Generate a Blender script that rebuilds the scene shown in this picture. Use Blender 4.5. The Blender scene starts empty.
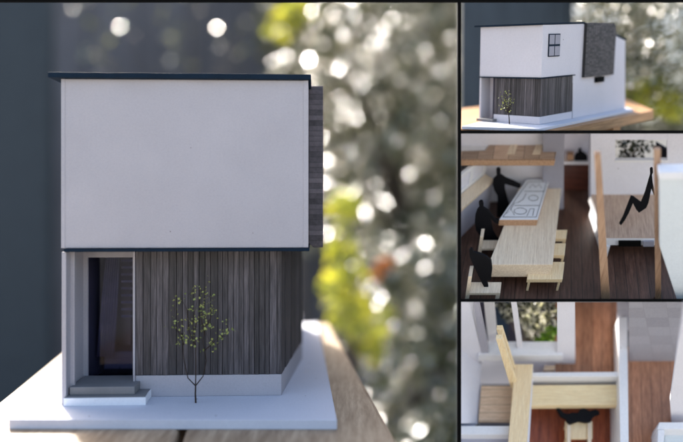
import bpy, bmesh, math, random
import numpy as np
from mathutils import Vector
R = math.radians
S = 0.06                       # model unit -> metres, applied once at the end
random.seed(7); rng = np.random.default_rng(7)
scene = bpy.context.scene
C = scene.collection
PX0, HZ, F = 341.5, 200.0, 700.0     # where the lens axis meets the picture, focal length in picture pixels
CAM = np.array([0.0, -7.0, 0.0])
ZF = 6.72                      # distance of the display stand's front

def pt(px, py, Z):
    return np.array([(px-PX0)/F*Z, Z-7.0, (HZ-py)/F*Z])

# ---------------------------------------------------------------- frames
class Frame:
    """local axes u (across), v (back), h (up) of one model"""
    def __init__(s, O, X, Y, U, trim=None):
        s.trim = trim        # the compartment the model is cut to fit: (left, top, bottom) edges
        s.O = np.array(O, float); s.A = np.array([np.array(a, float)/np.linalg.norm(a) for a in (X, Y, U)]).T
    def __call__(s, p): return s.O + s.A @ np.array(p, float)
    def _ray(s, px, py): return np.array([(px-PX0)/F, 1.0, (HZ-py)/F])
    def F(s, px, py, h=0.0):
        M = np.column_stack([s.A[:,0], s.A[:,1], -s._ray(px,py)])
        r = np.linalg.solve(M, CAM - s.O - h*s.A[:,2]); return (r[0], r[1])
    def W(s, px, py, v=0.0):
        M = np.column_stack([s.A[:,0], s.A[:,2], -s._ray(px,py)])
        r = np.linalg.solve(M, CAM - s.O - v*s.A[:,1]); return (r[0], r[1])
def compartment(left, top, bottom):
    """inner faces of the display stand's boards as (point, outward normal)"""
    pl = []
    def plane(a, b, inside):
        n = np.cross(a-CAM, b-CAM); n /= np.linalg.norm(n)
        if np.dot(n, inside-CAM) > 0: n = -n
        pl.append((CAM, n))
    mid = pt(left+60, (top+bottom)/2, 8)
    plane(pt(left,0,8), pt(left,400,8), mid)
    plane(pt(400,top,8), pt(700,top,8), mid)
    if bottom < 440: plane(pt(400,bottom,8), pt(700,bottom,8), mid)
    pl.append((np.array([0, ZF+.05-7, 0]), np.array([0., -1., 0.])))   # and nothing reaches forward past the stand's posts
    return pl
WORLD = Frame((0,0,0), (1,0,0), (0,1,0), (0,0,1))

# ---------------------------------------------------------------- materials
def nmat(name):
    m = bpy.data.materials.new(name); m.use_nodes = True
    nt = m.node_tree; return m, nt, nt.nodes['Principled BSDF']
def N(nt, t, **k):
    n = nt.nodes.new(t)
    for a, b in k.items(): setattr(n, a, b)
    return n
def L(nt, a, b): nt.links.new(a, b)
def loc(nt, sc=(1,1,1)):
    a = N(nt, 'ShaderNodeAttribute', attribute_name='loc')
    m = N(nt, 'ShaderNodeMapping'); m.inputs['Scale'].default_value = sc
    L(nt, a.outputs['Vector'], m.inputs['Vector']); return m.outputs['Vector']
def noise(nt, vec, sc, det=4, rough=.55):
    n = N(nt, 'ShaderNodeTexNoise'); n.inputs['Scale'].default_value = sc
    n.inputs['Detail'].default_value = det; n.inputs['Roughness'].default_value = rough
    L(nt, vec, n.inputs['Vector']); return n.outputs['Fac']
def ramp(nt, fac, stops):
    r = N(nt, 'ShaderNodeValToRGB'); e = r.color_ramp.elements
    while len(e) < len(stops): e.new(.5)
    for el, (p, c) in zip(e, stops): el.position = p; el.color = (*c, 1)
    L(nt, fac, r.inputs['Fac']); return r.outputs['Color']
def mix(nt, fac, a, b, mode='MIX'):
    n = N(nt, 'ShaderNodeMix', data_type='RGBA', blend_type=mode)
    if isinstance(fac, float): n.inputs[0].default_value = fac
    else: L(nt, fac, n.inputs[0])
    for s, x in ((6, a), (7, b)):
        if isinstance(x, tuple): n.inputs[s].default_value = (*x, 1)
        else: L(nt, x, n.inputs[s])
    return n.outputs[2]
def math_(nt, op, a, b=0.0, c=None):
    n = N(nt, 'ShaderNodeMath', operation=op)
    for i, x in enumerate((a, b, c)):
        if x is None: continue
        if isinstance(x, (int, float)): n.inputs[i].default_value = x
        else: L(nt, x, n.inputs[i])
    return n.outputs[0]
def bump(nt, p, h, strength=.3, dist=.01):
    b = N(nt, 'ShaderNodeBump'); b.inputs['Strength'].default_value = strength; b.inputs['Distance'].default_value = dist*S
    L(nt, h, b.inputs['Height']); L(nt, b.outputs['Normal'], p.inputs['Normal'])

def card(name, col, var=.06, rough=.75, grain=0.0):
    m, nt, p = nmat(name)
    n1 = noise(nt, loc(nt), 1.6, 5); n2 = noise(nt, loc(nt), 40, 3)
    lo = tuple(c*(1-var) for c in col); hi = tuple(min(1, c*(1+var*.4)) for c in col)
    c = ramp(nt, n1, [(.3, lo), (.7, hi)])
    sp = ramp(nt, n2, [(.28, (.9,.9,.9)), (.42, (1,1,1))])
    c = mix(nt, .5, c, sp, 'MULTIPLY')
    L(nt, c, p.inputs['Base Color']); p.inputs['Roughness'].default_value = rough
    fib = noise(nt, loc(nt, (30, 30, 45)), 1.5, 5, .75)
    c = mix(nt, .16, c, ramp(nt, fib, [(.35, (.55,.55,.58)), (.6, (1,1,1))]), 'MULTIPLY')
    vo = N(nt, 'ShaderNodeTexVoronoi'); vo.inputs['Scale'].default_value = 3.1; L(nt, loc(nt), vo.inputs['Vector'])
    c = mix(nt, math_(nt, 'LESS_THAN', vo.outputs['Distance'], .028), c, (.12,.11,.1))
    L(nt, c, p.inputs['Base Color'])
    bump(nt, p, math_(nt, 'ADD', math_(nt, 'MULTIPLY', noise(nt, loc(nt), 2.2, 2), 4.0), noise(nt, loc(nt), 70, 4)), .35, .006)
    return m
def wood(name, dark, light, stretch=(14, 1.2, 14), plank=None, axis='X', seam=.02, rough=.5, var=.35, seamcol=.25, streak=3.0, ends=None):
    """grain runs along the axis with the smallest stretch; plank = board width in model units across `axis`"""
    m, nt, p = nmat(name)
    v0 = loc(nt)
    vec = loc(nt, stretch)
    if plank:
        sp = N(nt, 'ShaderNodeSeparateXYZ'); L(nt, v0, sp.inputs[0])
        q = math_(nt, 'DIVIDE', sp.outputs[axis], plank)
        fl = math_(nt, 'FLOOR', q); fr = math_(nt, 'SUBTRACT', q, fl)
        wn = N(nt, 'ShaderNodeTexWhiteNoise', noise_dimensions='1D'); L(nt, fl, wn.inputs['W'])
        off = N(nt, 'ShaderNodeVectorMath', operation='MULTIPLY_ADD')
        L(nt, wn.outputs['Color'], off.inputs[0]); off.inputs[1].default_value = (37, 41, 29); L(nt, vec, off.inputs[2])
        vec = off.outputs[0]
    g = noise(nt, vec, streak, 6, .62)
    c = ramp(nt, g, [(.28, dark), (.5, tuple((a+b)/2 for a, b in zip(dark, light))), (.72, light)])
    fine = noise(nt, vec, streak*5, 3, .6)
    c = mix(nt, .45, c, ramp(nt, fine, [(.35, (.62,.6,.58)), (.55, (1,1,1))]), 'MULTIPLY')
    h = g
    if plank:
        t = math_(nt, 'MULTIPLY_ADD', wn.outputs['Value'], var, 1-var*.6)
        cc = N(nt, 'ShaderNodeCombineXYZ'); [L(nt, t, cc.inputs[i]) for i in range(3)]
        c = mix(nt, 1.0, c, cc.outputs[0], 'MULTIPLY')
        edge = math_(nt, 'MINIMUM', fr, math_(nt, 'SUBTRACT', 1.0, fr))
        k = math_(nt, 'LESS_THAN', edge, seam)
        c = mix(nt, math_(nt, 'MULTIPLY', k, 1-seamcol), c, tuple(x*.25 for x in dark))
        h = math_(nt, 'SUBTRACT', g, math_(nt, 'MULTIPLY', k, 1.5))
    L(nt, c, p.inputs['Base Color']); p.inputs['Roughness'].default_value = rough
    bump(nt, p, h, .3, .008)
    return m
def boards(name, dark, light, stretch, rough=.65, var=.6):
    """cladding: every board is an island of its own, tinted on its own"""
    m, nt, p = nmat(name)
    g = N(nt, 'ShaderNodeNewGeometry')
    vec = loc(nt, stretch)
    off = N(nt, 'ShaderNodeVectorMath', operation='ADD'); cx = N(nt, 'ShaderNodeCombineXYZ')
    L(nt, math_(nt, 'MULTIPLY', g.outputs['Random Per Island'], 60.0), cx.inputs[2])
    L(nt, vec, off.inputs[0]); L(nt, cx.outputs[0], off.inputs[1])
    n1 = noise(nt, off.outputs[0], 3, 6, .65)
    c = ramp(nt, n1, [(.25, dark), (.5, tuple((a*.6+b*.4) for a, b in zip(dark, light))), (.75, light)])
    t = math_(nt, 'MULTIPLY_ADD', g.outputs['Random Per Island'], var, 1-var*.5)
    cc = N(nt, 'ShaderNodeCombineXYZ'); [L(nt, t, cc.inputs[i]) for i in range(3)]
    c = mix(nt, 1.0, c, cc.outputs[0], 'MULTIPLY')
    L(nt, c, p.inputs['Base Color']); p.inputs['Roughness'].default_value = rough
    bump(nt, p, n1, .5, .012)
    return m
def leafmat(name, cols, rough=.3, ior=1.7, trans=.25):
    m, nt, p = nmat(name)
    g = N(nt, 'ShaderNodeNewGeometry')
    c = ramp(nt, g.outputs['Random Per Island'], [(i/(len(cols)-1), k) for i, k in enumerate(cols)])
    L(nt, c, p.inputs['Base Color']); p.inputs['Roughness'].default_value = rough; p.inputs['IOR'].default_value = ior
    if trans:
        t = N(nt, 'ShaderNodeBsdfTranslucent'); L(nt, mix(nt, 1.0, c, (1.5,1.5,.8), 'MULTIPLY'), t.inputs['Color'])
        s = N(nt, 'ShaderNodeMixShader'); s.inputs[0].default_value = trans
        L(nt, p.outputs[0], s.inputs[1]); L(nt, t.outputs[0], s.inputs[2])
        L(nt, s.outputs[0], nt.nodes['Material Output'].inputs['Surface'])
    return m
def tiles(name, a, b, seam, size=(.2,.2), axes=('X','Z'), rough=.7, seamw=.04, nsc=30, shear=0.0):
    m, nt, p = nmat(name)
    sp = N(nt, 'ShaderNodeSeparateXYZ'); L(nt, loc(nt), sp.inputs[0])
    q1 = math_(nt, 'DIVIDE', sp.outputs[axes[1]], size[1]); f1 = math_(nt, 'FLOOR', q1)
    q0 = math_(nt, 'DIVIDE', math_(nt, 'MULTIPLY_ADD', sp.outputs[axes[1]], shear, sp.outputs[axes[0]]), size[0])
    f0 = math_(nt, 'FLOOR', q0)
    cv = N(nt, 'ShaderNodeCombineXYZ'); L(nt, f0, cv.inputs[0]); L(nt, f1, cv.inputs[1])
    wn = N(nt, 'ShaderNodeTexWhiteNoise', noise_dimensions='2D'); L(nt, cv.outputs[0], wn.inputs['Vector'])
    r0 = math_(nt, 'FRACT', q0); r1 = math_(nt, 'FRACT', q1)
    k = math_(nt, 'MAXIMUM', math_(nt, 'LESS_THAN', r0, seamw), math_(nt, 'LESS_THAN', r1, seamw))
    nn = noise(nt, loc(nt), nsc, 4)
    fac = math_(nt, 'ADD', math_(nt, 'MULTIPLY', wn.outputs['Value'], .5), math_(nt, 'MULTIPLY', nn, .5))
    c = ramp(nt, fac, [(.2, a), (.8, b)])
    c = mix(nt, k, c, seam)
    L(nt, c, p.inputs['Base Color']); p.inputs['Roughness'].default_value = rough
    bump(nt, p, nn, .4, .006)
    return m
def plain(name, col, rough=.5, metal=0.0):
    m, nt, p = nmat(name)
    if max(col) < .05: p.inputs['Specular IOR Level'].default_value = .12
    n = noise(nt, loc(nt), 6, 5)
    L(nt, ramp(nt, n, [(.3, tuple(c*.8 for c in col)), (.7, tuple(min(1,c*1.15) for c in col))]), p.inputs['Base Color'])
    L(nt, math_(nt, 'MULTIPLY_ADD', n, .25, rough-.12), p.inputs['Roughness']); p.inputs['Metallic'].default_value = metal
    return m
def glass(name):
    m, nt, p = nmat(name)
    g = N(nt, 'ShaderNodeBsdfGlossy'); g.inputs['Roughness'].default_value = .03; g.inputs['Color'].default_value = (.8,.82,.9,1)
    t = N(nt, 'ShaderNodeBsdfTransparent'); t.inputs['Color'].default_value = (.62,.62,.72,1)
    f = N(nt, 'ShaderNodeFresnel'); f.inputs['IOR'].default_value = 1.25
    s = N(nt, 'ShaderNodeMixShader'); L(nt, f.outputs[0], s.inputs[0]); L(nt, t.outputs[0], s.inputs[1]); L(nt, g.outputs[0], s.inputs[2])
    L(nt, s.outputs[0], nt.nodes['Material Output'].inputs['Surface']); return m

M = {}
M['white'] = card('white_card', (.74,.73,.77))
M['white_b'] = card('bright_card', (.8,.81,.85), var=.04)
M['base'] = card('foam_board', (.60,.62,.70), var=.04)
M['lilac'] = card('lilac_card', (.42,.42,.5))
M['greycard'] = card('grey_card', (.3,.3,.36), var=.12)
M['step'] = card('grey_step', (.2,.2,.21), var=.25)
M['navy'] = plain('roof_navy', (.006,.016,.032), .75)
M['housecard'] = card('house_card', (.40,.387,.425), var=.06)
M['minicard'] = card('mini_card', (.58,.57,.63), var=.05)
M['room'] = card('room_card', (.76,.77,.86), var=.04)
M['black'] = plain('black_paint', (.002,.002,.002), .95)
M['blackcard'] = plain('black_card', (.006,.006,.008), .75)
M['clad'] = boards('dark_boards', (.008,.007,.009), (.115,.102,.112), (20, 20, 1.1), var=1.1)
M['table'] = wood('weathered_planks', (.22,.145,.085), (.50,.38,.26), (5, .55, 5), rough=.6)
M['tableside'] = wood('plank_oak', (.28,.13,.05), (.58,.32,.14), (8, .8, 14), rough=.55)
M['lightwood'] = wood('basswood', (.76,.54,.29), (.95,.80,.54), (30, 1.2, 30), rough=.55, streak=3.5)
M['lightwood_x'] = wood('basswood_across', (.76,.56,.30), (.95,.82,.54), (1.2, 30, 30), rough=.55, streak=3.5)
M['palewood'] = wood('pale_wood', (.66,.52,.38), (.92,.80,.63), (26, .9, 26), rough=.55, streak=3)
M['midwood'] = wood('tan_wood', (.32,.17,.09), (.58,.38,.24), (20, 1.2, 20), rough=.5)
M['upright_wood'] = wood('upright_wood', (.30,.17,.10), (.52,.34,.22), (20, 20, 1.0), rough=.5)
M['upright_light'] = wood('upright_light', (.76,.56,.30), (.95,.82,.56), (20, 20, 1.0), rough=.5)
M['platform'] = wood('platform_ply', (.34,.22,.16), (.66,.49,.37), (26, 1.5, 26), rough=.6)
M['floor2'] = wood('dark_floor', (.045,.020,.013), (.15,.075,.05), (16, 1.4, 16), plank=.115, axis='X', rough=.45, seam=.04, var=.5)
M['floor3'] = wood('brown_floor', (.21,.075,.035), (.60,.29,.16), (26, 2.2, 26), plank=.115, axis='X', rough=.5, seam=.03, var=.35)
M['floor3r'] = wood('red_floor', (.15,.022,.008), (.48,.13,.05), (26, 2.2, 26), plank=.11, axis='X', rough=.4, seam=.03, var=.35)
M['cabinet'] = wood('red_cabinet', (.035,.010,.007), (.11,.035,.022), (2, 12, 12), rough=.4)
M['beige'] = wood('beige_board', (.62,.42,.27), (.84,.63,.45), (2, 16, 16), plank=.09, axis='Y', seam=.03, var=.12, rough=.6)
M['loft'] = wood('loft_slats', (.36,.23,.16), (.66,.50,.38), (1.2, 20, 20), plank=.17, axis='X', seam=.02, var=.9, rough=.45)
M['bay'] = tiles('bay_cladding', (.035,.03,.035), (.14,.12,.135), (.02,.02,.022), (.13,.055), ('Y','Z'), seamw=.08)
M['baymini'] = tiles('bay_brick_paper', (.018,.017,.02), (.10,.088,.095), (.012,.012,.014), (.05,.02), ('Y','Z'), seamw=.12, nsc=60)
M['grey_tiles'] = tiles('grey_tiles', (.29,.29,.33), (.38,.38,.43), (.27,.27,.3), (.24,.22), ('X','Z'), seamw=.015, nsc=40, shear=.3)
M['glass'] = glass('window_glass')
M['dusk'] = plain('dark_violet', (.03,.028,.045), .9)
M['twig'] = plain('twig_wire', (.03,.02,.015), .7)
M['bark'] = plain('bark', (.06,.045,.035), .85)
M['sprig'] = leafmat('sprig_leaf', [(.10,.13,.03), (.42,.46,.14), (.30,.34,.10)], .5, 1.5, .2)
M['leaf'] = leafmat('glossy_leaf', [(.03,.036,.014), (.13,.135,.045), (.06,.078,.022), (.21,.19,.09)], .22, 2.6, .12)
M['leaf_far'] = leafmat('matt_leaf', [(.03,.036,.02), (.10,.105,.055), (.05,.062,.03), (.15,.145,.09)], .5, 1.45, .15)
M['leafy'] = leafmat('yellow_leaf', [(.16,.19,.03), (.50,.46,.07), (.24,.27,.05), (.42,.42,.12)], .4, 1.5, .4)
M['leafo'] = leafmat('orange_leaf', [(.3,.09,.03), (.45,.18,.08)], .4, 1.5, .3)
M['leafg'] = leafmat('green_leaf', [(.03,.09,.01), (.2,.36,.03), (.09,.2,.02)], .35, 1.5, .3)
M['leafk'] = leafmat('dark_leaf', [(.012,.014,.008), (.08,.085,.04), (.025,.03,.015)], .4, 1.5, .1)
M['blossom'] = leafmat('blossom', [(.5,.49,.46), (.85,.84,.82), (.7,.69,.66)], .5, 1.5, .2)
M['teal'] = wood('teal_panel', (.017,.028,.039), (.036,.052,.068), (3, 3, .4), plank=9.0, axis='X', seam=.01, rough=.7, var=.2)
M['fence'] = wood('grey_cladding', (.085,.08,.09), (.17,.165,.18), (1.2, 1.2, .1), plank=4.5, axis='X', seam=.03, rough=.8, var=.35, streak=1)
M['ground'] = plain('gravel', (.34,.33,.30), .9)
M['curtain'] = plain('curtain', (.3,.29,.36), .8)
M['mintcard'] = card('mint_card', (.66,.71,.74), var=.05)
M['stone'] = card('stone_slab', (.8,.78,.74))

# ---------------------------------------------------------------- mesh builder
class MB:
    def __init__(s, fr=WORLD): s.bm = bmesh.new(); s.fr = fr
    def prism(s, base, top, bevel=0.006):
        """base, top: equal lists of local 3D points; closed solid"""
        t = bmesh.new()
        a = [t.verts.new(p) for p in base]; b = [t.verts.new(p) for p in top]
        n = len(a)
        t.faces.new(a[::-1]); t.faces.new(b)
        for i in range(n):
            j = (i+1) % n; t.faces.new((a[i], a[j], b[j], b[i]))
        bmesh.ops.recalc_face_normals(t, faces=t.faces)
        if bevel: bmesh.ops.bevel(t, geom=list(t.edges), offset=bevel, segments=2, profile=.6, affect='EDGES', clamp_overlap=True)
        me = bpy.data.meshes.new('_t'); t.to_mesh(me); t.free(); s.bm.from_mesh(me); bpy.data.meshes.remove(me); return s
    def box(s, u0, u1, v0, v1, h0, h1, bevel=.006):
        r = [(u0,v0),(u1,v0),(u1,v1),(u0,v1)]
        return s.prism([(a,b,h0) for a,b in r], [(a,b,h1) for a,b in r], bevel)
    def slab(s, poly, h0, h1, bevel=.006):          # poly in (u,v)
        return s.prism([(a,b,h0) for a,b in poly], [(a,b,h1) for a,b in poly], bevel)
    def upright(s, poly, v0, v1, bevel=.004):       # poly in (u,h)
        return s.prism([(a,v0,h) for a,h in poly], [(a,v1,h) for a,h in poly], bevel)
    def side(s, poly, u0, u1, bevel=.004):          # poly in (v,h)
        return s.prism([(u0,a,h) for a,h in poly], [(u1,a,h) for a,h in poly], bevel)
    def tube(s, pts, r, n=7):
        pts = [Vector(p) for p in pts]
        rs = r if isinstance(r, (list, tuple)) else [r]*len(pts)
        rings = []
        for i, p in enumerate(pts):
            d = (pts[min(i+1, len(pts)-1)] - pts[max(i-1, 0)]).normalized()
            a = d.orthogonal().normalized(); b = d.cross(a)
            rings.append([s.bm.verts.new(p + (a*math.cos(k*2*math.pi/n) + b*math.sin(k*2*math.pi/n))*rs[i]) for k in range(n)])
        for x, y in zip(rings, rings[1:]):
            for k in range(n): s.bm.faces.new((x[k], x[(k+1)%n], y[(k+1)%n], y[k]))
        s.bm.faces.new(rings[0][::-1]); s.bm.faces.new(rings[-1]); return s
    def build(s, name, mat, parent=None, origin=None, smooth=False):
        bmesh.ops.recalc_face_normals(s.bm, faces=s.bm.faces)
        vs = [tuple(v.co) for v in s.bm.verts]
        me = bpy.data.meshes.new(name); s.bm.to_mesh(me); s.bm.free()
        at = me.attributes.new('loc', 'FLOAT_VECTOR', 'POINT')
        at.data.foreach_set('vector', np.array(vs, dtype=np.float32).ravel())
        w = np.array([s.fr(p) for p in vs])
        if s.fr.trim:
            me.vertices.foreach_set('co', w.ravel()); b = bmesh.new(); b.from_mesh(me)
            for p, n in (s.fr.trim if name in ('window_wall', 'left_jamb', 'open_sash', 'left_wall', 'mullion') else s.fr.trim[:-1]):
                res = bmesh.ops.bisect_plane(b, geom=b.verts[:]+b.edges[:]+b.faces[:], dist=1e-6, plane_co=p, plane_no=n, clear_outer=True)
                eds = [e for e in res['geom_cut'] if isinstance(e, bmesh.types.BMEdge) and len(e.link_faces) == 1]
                if eds: bmesh.ops.holes_fill(b, edges=eds)
            b.to_mesh(me); b.free()
            w = np.array([tuple(v.co) for v in me.vertices]).reshape(-1,3)
            if len(w) == 0: w = np.array([s.fr((0,0,0))])[:0]
        if origin is None:
            origin = np.array(parent['_o']) if parent is not None else np.array([w[:,0].mean(), w[:,1].mean(), w[:,2].min()])
        w = w - np.array(origin)
        if len(w): me.vertices.foreach_set('co', w.ravel())
        me.update()
        if np.linalg.det(s.fr.A) < 0: me.flip_normals()
        if smooth: me.shade_smooth()
        me.materials.append(M[mat] if isinstance(mat, str) else mat)
        o = bpy.data.objects.new(name, me); C.objects.link(o)
        if parent is None: o.location = origin
        else: o.parent = parent
        o['_o'] = [float(x) for x in origin]
        return o
def tag(o, label=None, cat=None, group=None, kind=None):
    if label: o['label'] = label
    if cat: o['category'] = cat
    if group: o['group'] = group
    if kind: o['kind'] = kind
    return o
def thing(name, origin, label, cat, group=None):
    o = bpy.data.objects.new(name, None); C.objects.link(o); o.location = origin; o.empty_display_size = .1
    o['_o'] = [float(x) for x in origin]
    return tag(o, label, cat, group)

def leaves(name, centres, spread, n, size, mat, parent=None, up=.4, elong=1.7, shell=.0, trim=None):
    """n small folded leaves scattered in clumps round the centres (world points, spread = radii)"""
    cs = np.array(centres, float); k = rng.integers(0, len(cs), n)
    d = rng.normal(size=(n,3)); d /= np.linalg.norm(d, axis=1)[:,None]
    rr = rng.random(n)**(1/3) if not shell else shell+(1-shell)*rng.random(n)
    sp = np.array(spread, float)
    if sp.ndim == 1: sp = np.tile(sp, (len(cs),1))
    p = cs[k] + d*rr[:,None]*sp[k]
    for q, m in (trim or [])[:-1]:
        keep = (p-q)@m < -size*.5; p = p[keep]
    n = len(p)
    nn = rng.normal(size=(n,3)) + up*np.array([-.5,-.3,.85]); nn /= np.linalg.norm(nn, axis=1)[:,None]
    t = np.cross(nn, rng.normal(size=(n,3))); t /= np.linalg.norm(t, axis=1)[:,None]
    b = np.cross(nn, t); sz = size*(.6+.8*rng.random(n))[:,None]
    fold = .18*sz*nn
    v = np.empty((n,6,3))
    v[:,0] = p - t*sz*elong/2; v[:,3] = p + t*sz*elong/2
    v[:,1] = p - b*sz/2 + fold - t*sz*.2; v[:,2] = p - b*sz*.4 + fold + t*sz*.4
    v[:,5] = p + b*sz/2 + fold - t*sz*.2; v[:,4] = p + b*sz*.4 + fold + t*sz*.4
    org = np.array(parent['_o']) if parent is not None else np.array([p[:,0].mean(), p[:,1].mean(), p[:,2].min()])
    v = v.reshape(-1,3) - org
    me = bpy.data.meshes.new(name)
    base = np.arange(n)[:,None]*6
    f = np.stack([base+[0,1,2,3], base+[0,3,4,5]], 1).reshape(-1,4)
    me.vertices.add(len(v)); me.vertices.foreach_set('co', v.ravel())
    me.loops.add(f.size); me.loops.foreach_set('vertex_index', f.ravel())
    me.polygons.add(len(f)); me.polygons.foreach_set('loop_start', np.arange(len(f))*4)
    me.update(calc_edges=True); me.validate(); me.materials.append(M[mat])
    o = bpy.data.objects.new(name, me); C.objects.link(o); o['_o'] = [float(x) for x in org]
    if parent is not None: o.parent = parent
    else: o.location = org
    return o

# =====================================================================================
# THE GARDEN BEHIND
# =====================================================================================
GZ = -14.5
g = MB().box(-3500, 3500, -3500, 3500, GZ-1, GZ, 0).build('ground', 'ground'); tag(g, kind='structure')
fw = thing('garden_fence', (0, 55, GZ), 'tall grey vertically boarded fence out of focus behind the model house', 'fence')
MB().box(-75, -4.2, 55, 55.6, GZ+.02, 18.6, .05).build('board_panel', 'fence', fw)
MB().box(-75, -4.2, 54.8, 55.8, 18.62, 19.1, .05).build('coping', 'fence', fw)
lf = thing('garden_fence', (30, 54, GZ), 'lower grey boarded fence behind the foliage right of the house', 'fence')
MB().box(-4.1, 100, 54.6, 55.1, GZ+.02, -.6, .05).build('board_panel', 'fence', lf)
MB().box(-4.1, 100, 54.4, 55.3, -.58, -.3, .05).build('coping', 'fence', lf)
tp = thing('screen_panel', (-26, 27, GZ), 'dark blue green screen panel blurred beside the left of the house', 'screen')
MB().box(-45, -14.9, 27, 27.6, GZ, 13, .05).build('panel', 'teal', tp)
MB().box(-14.88, -14.2, 26.9, 27.8, GZ, 13.1, .05).build('post', 'teal', tp)

def bush(name, label, foot, cents, spread, n, size, mat, group=None, elong=1.7, up=.4, trunk_r=.25, extra=None, trim=None):
    t = thing(name, foot, label, 'shrub' if 'shrub' in name or 'plant' in name else 'tree', group)
    tb = MB()
    top = np.mean(cents, axis=0); foot = np.array(foot, float)
    mid = foot*.35 + top*.65; mid[0] += (top[0]-foot[0])*.1
    tb.tube([tuple(foot), tuple((foot+mid)/2+np.array([.12,0,0])*trunk_r*4), tuple(mid)], [trunk_r, trunk_r*.75, trunk_r*.55])
    tb.build('trunk', 'bark', t, smooth=True)
    lb = MB(); lb.fr = Frame((0,0,0),(1,0,0),(0,1,0),(0,0,1),trim)
    for c in cents[:24]:
        c = np.array(c); a = mid + (c-mid)*.0
        lb.tube([tuple(mid), tuple((mid+c)/2 + rng.normal(size=3)*trunk_r), tuple(c)], [trunk_r*.5, trunk_r*.28, trunk_r*.1], 5)
    lb.build('limbs', 'bark', t, smooth=True)
    leaves('crown', cents, spread, n, size, mat, t, up=up, elong=elong, trim=trim)
    if extra: leaves('dark_leaves' if extra[4] == 'leafk' else 'orange_leaves', extra[0], extra[1], extra[2], extra[3], extra[4], t, trim=trim)
    return t

def clumps(x0, x1, y0, y1, Z0, Z1, n):
    c = max(1, round(math.sqrt(n*(x1-x0)/(y1-y0)))); k = max(1, round(n/c)); out = []
    for i in range(c):
        for j in range(k):
            out.append(pt(x0+(i+random.uniform(.05,.95))*(x1-x0)/c, y0+(j+random.uniform(.05,.95))*(y1-y0)/k, random.uniform(Z0,Z1)))
    return out
# foliage in two depths, the sky glinting through it
bush('broadleaf_tree', 'tall far tree right of the roof with bright sky glinting through its crown', (5.0, 44, GZ),
     clumps(280, 400, -80, 235, 46, 56, 70), (2.3,2.3,2.0), 7000, .5, 'leaf_far', trunk_r=.35, elong=1.3, up=1.3)
bush('broadleaf_tree', 'tall far tree whose crown sparkles beside the black post', (14.0, 44, GZ),
     clumps(395, 520, -80, 240, 46, 56, 70), (2.3,2.3,2.0), 7000, .5, 'leaf_far', trunk_r=.35, elong=1.3, up=1.3)
bush('broadleaf_tree', 'tall far tree behind the upper right compartment', (27.0, 44, GZ),
     clumps(515, 740, -80, 240, 46, 56, 110), (2.4,2.4,2.0), 7000, .5, 'leaf_far', trunk_r=.35, elong=1.3, up=1.3)
bush('broadleaf_tree', 'nearer glossy leaved tree sparkling out of focus right of the roof', (5.0, 25, GZ),
     clumps(296, 490, -60, 240, 29, 37, 60), (1.4,1.4,1.3), 7000, .24, 'leaf', trunk_r=.2, up=2.0)
bush('glossy_shrub', 'low glossy shrub filling the corner between table edge and black post', (4.2, 19, GZ),
     clumps(360, 500, 250, 480, 24, 31, 34), (1.3,1.3,1.2), 5200, .24, 'leaf', trunk_r=.15, up=2.0)
bush('yellow_leaved_plant', 'yellow green leaved plant blurred just right of the wooden cladding', (.7, 15, GZ),
     [pt(x, y, z) for x, y, z in [(338,215,21),(343,250,22),(337,285,21),(352,275,22),(348,318,21),(362,305,22),(340,300,22),(358,330,22),(372,345,22),(346,205,22),(385,320,23)]],
     (.55,.6,.6), 420, .22, 'leafy', trunk_r=.12, extra=([pt(379,272,22), pt(384,266,22)], (.25,.3,.35), 30, .2, 'leafo'))
bush('yellow_leaved_plant', 'small yellow green sprig blurred at the top beside the roof end', (-.9, 21, GZ),
     [pt(287,22,28), pt(293,16,28), pt(281,30,28), pt(300,10,28)], (.7,.6,.5), 170, .24, 'leafy', trunk_r=.12)
# twigs with a few leaves over the fence, above the roof
bush('bare_tree', 'sparse leaved tree faint against the grey fence above the roof', (-7.0, 33, GZ),
     clumps(70, 270, -10, 70, 38, 42, 16), (1.2,1.2,1.0), 70, .26, 'leaf', trunk_r=.16)

# =====================================================================================
# TABLE AND MAIN MODEL HOUSE
# =====================================================================================
FL = -1.97
tab = thing('garden_table', (-1.4, 1, GZ), 'weathered light wood slatted garden table under the large model house', 'table')
def plank(x0, x1, y0, y1, sk=-.118, h1=FL-.09, th=.42):
    return [(x0+sk*(y0+1), y0), (x1+sk*(y0+1), y0), (x1+sk*(y1+1), y1), (x0+sk*(y1+1), y1)]
for a, b in ((-3.36, -1.425), (-1.365, .47)):
    MB().slab(plank(a, b, -4.0, 4.75), FL-.09-.42, FL-.09, .045).build('plank', 'table', tab)
MB().box(-3.0, .1, 3.2, 3.6, FL-.95, FL-.52, .03).build('crossbar', 'table', tab)
MB().box(-3.0, .1, -2.9, -2.5, FL-.95, FL-.52, .03).build('crossbar', 'table', tab)
for x, y in ((-3.0, 3.15), (-.35, 3.15), (-2.9, -3.35), (.0, -3.35)):
    MB().box(x, x+.45, y, y+.42, GZ, FL-.96, .03).build('leg', 'table', tab)

house = thing('model_house', (-1.5, 0, FL), 'large white architectural model house with dark cladding on the garden table', 'model house')
TH = R(2.2); c_, s_ = math.cos(TH), math.sin(TH)
HF = Frame(((308-PX0)/F*6.80, -.20, FL), (c_, s_, 0), (-s_, c_, 0), (0,0,1))   # origin: upper right front corner, on the ground
def hx(px, v): return HF.W(px, 300, v)[0]
def hh(px, py, v): return HF.W(px, py, v)[1]
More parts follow.
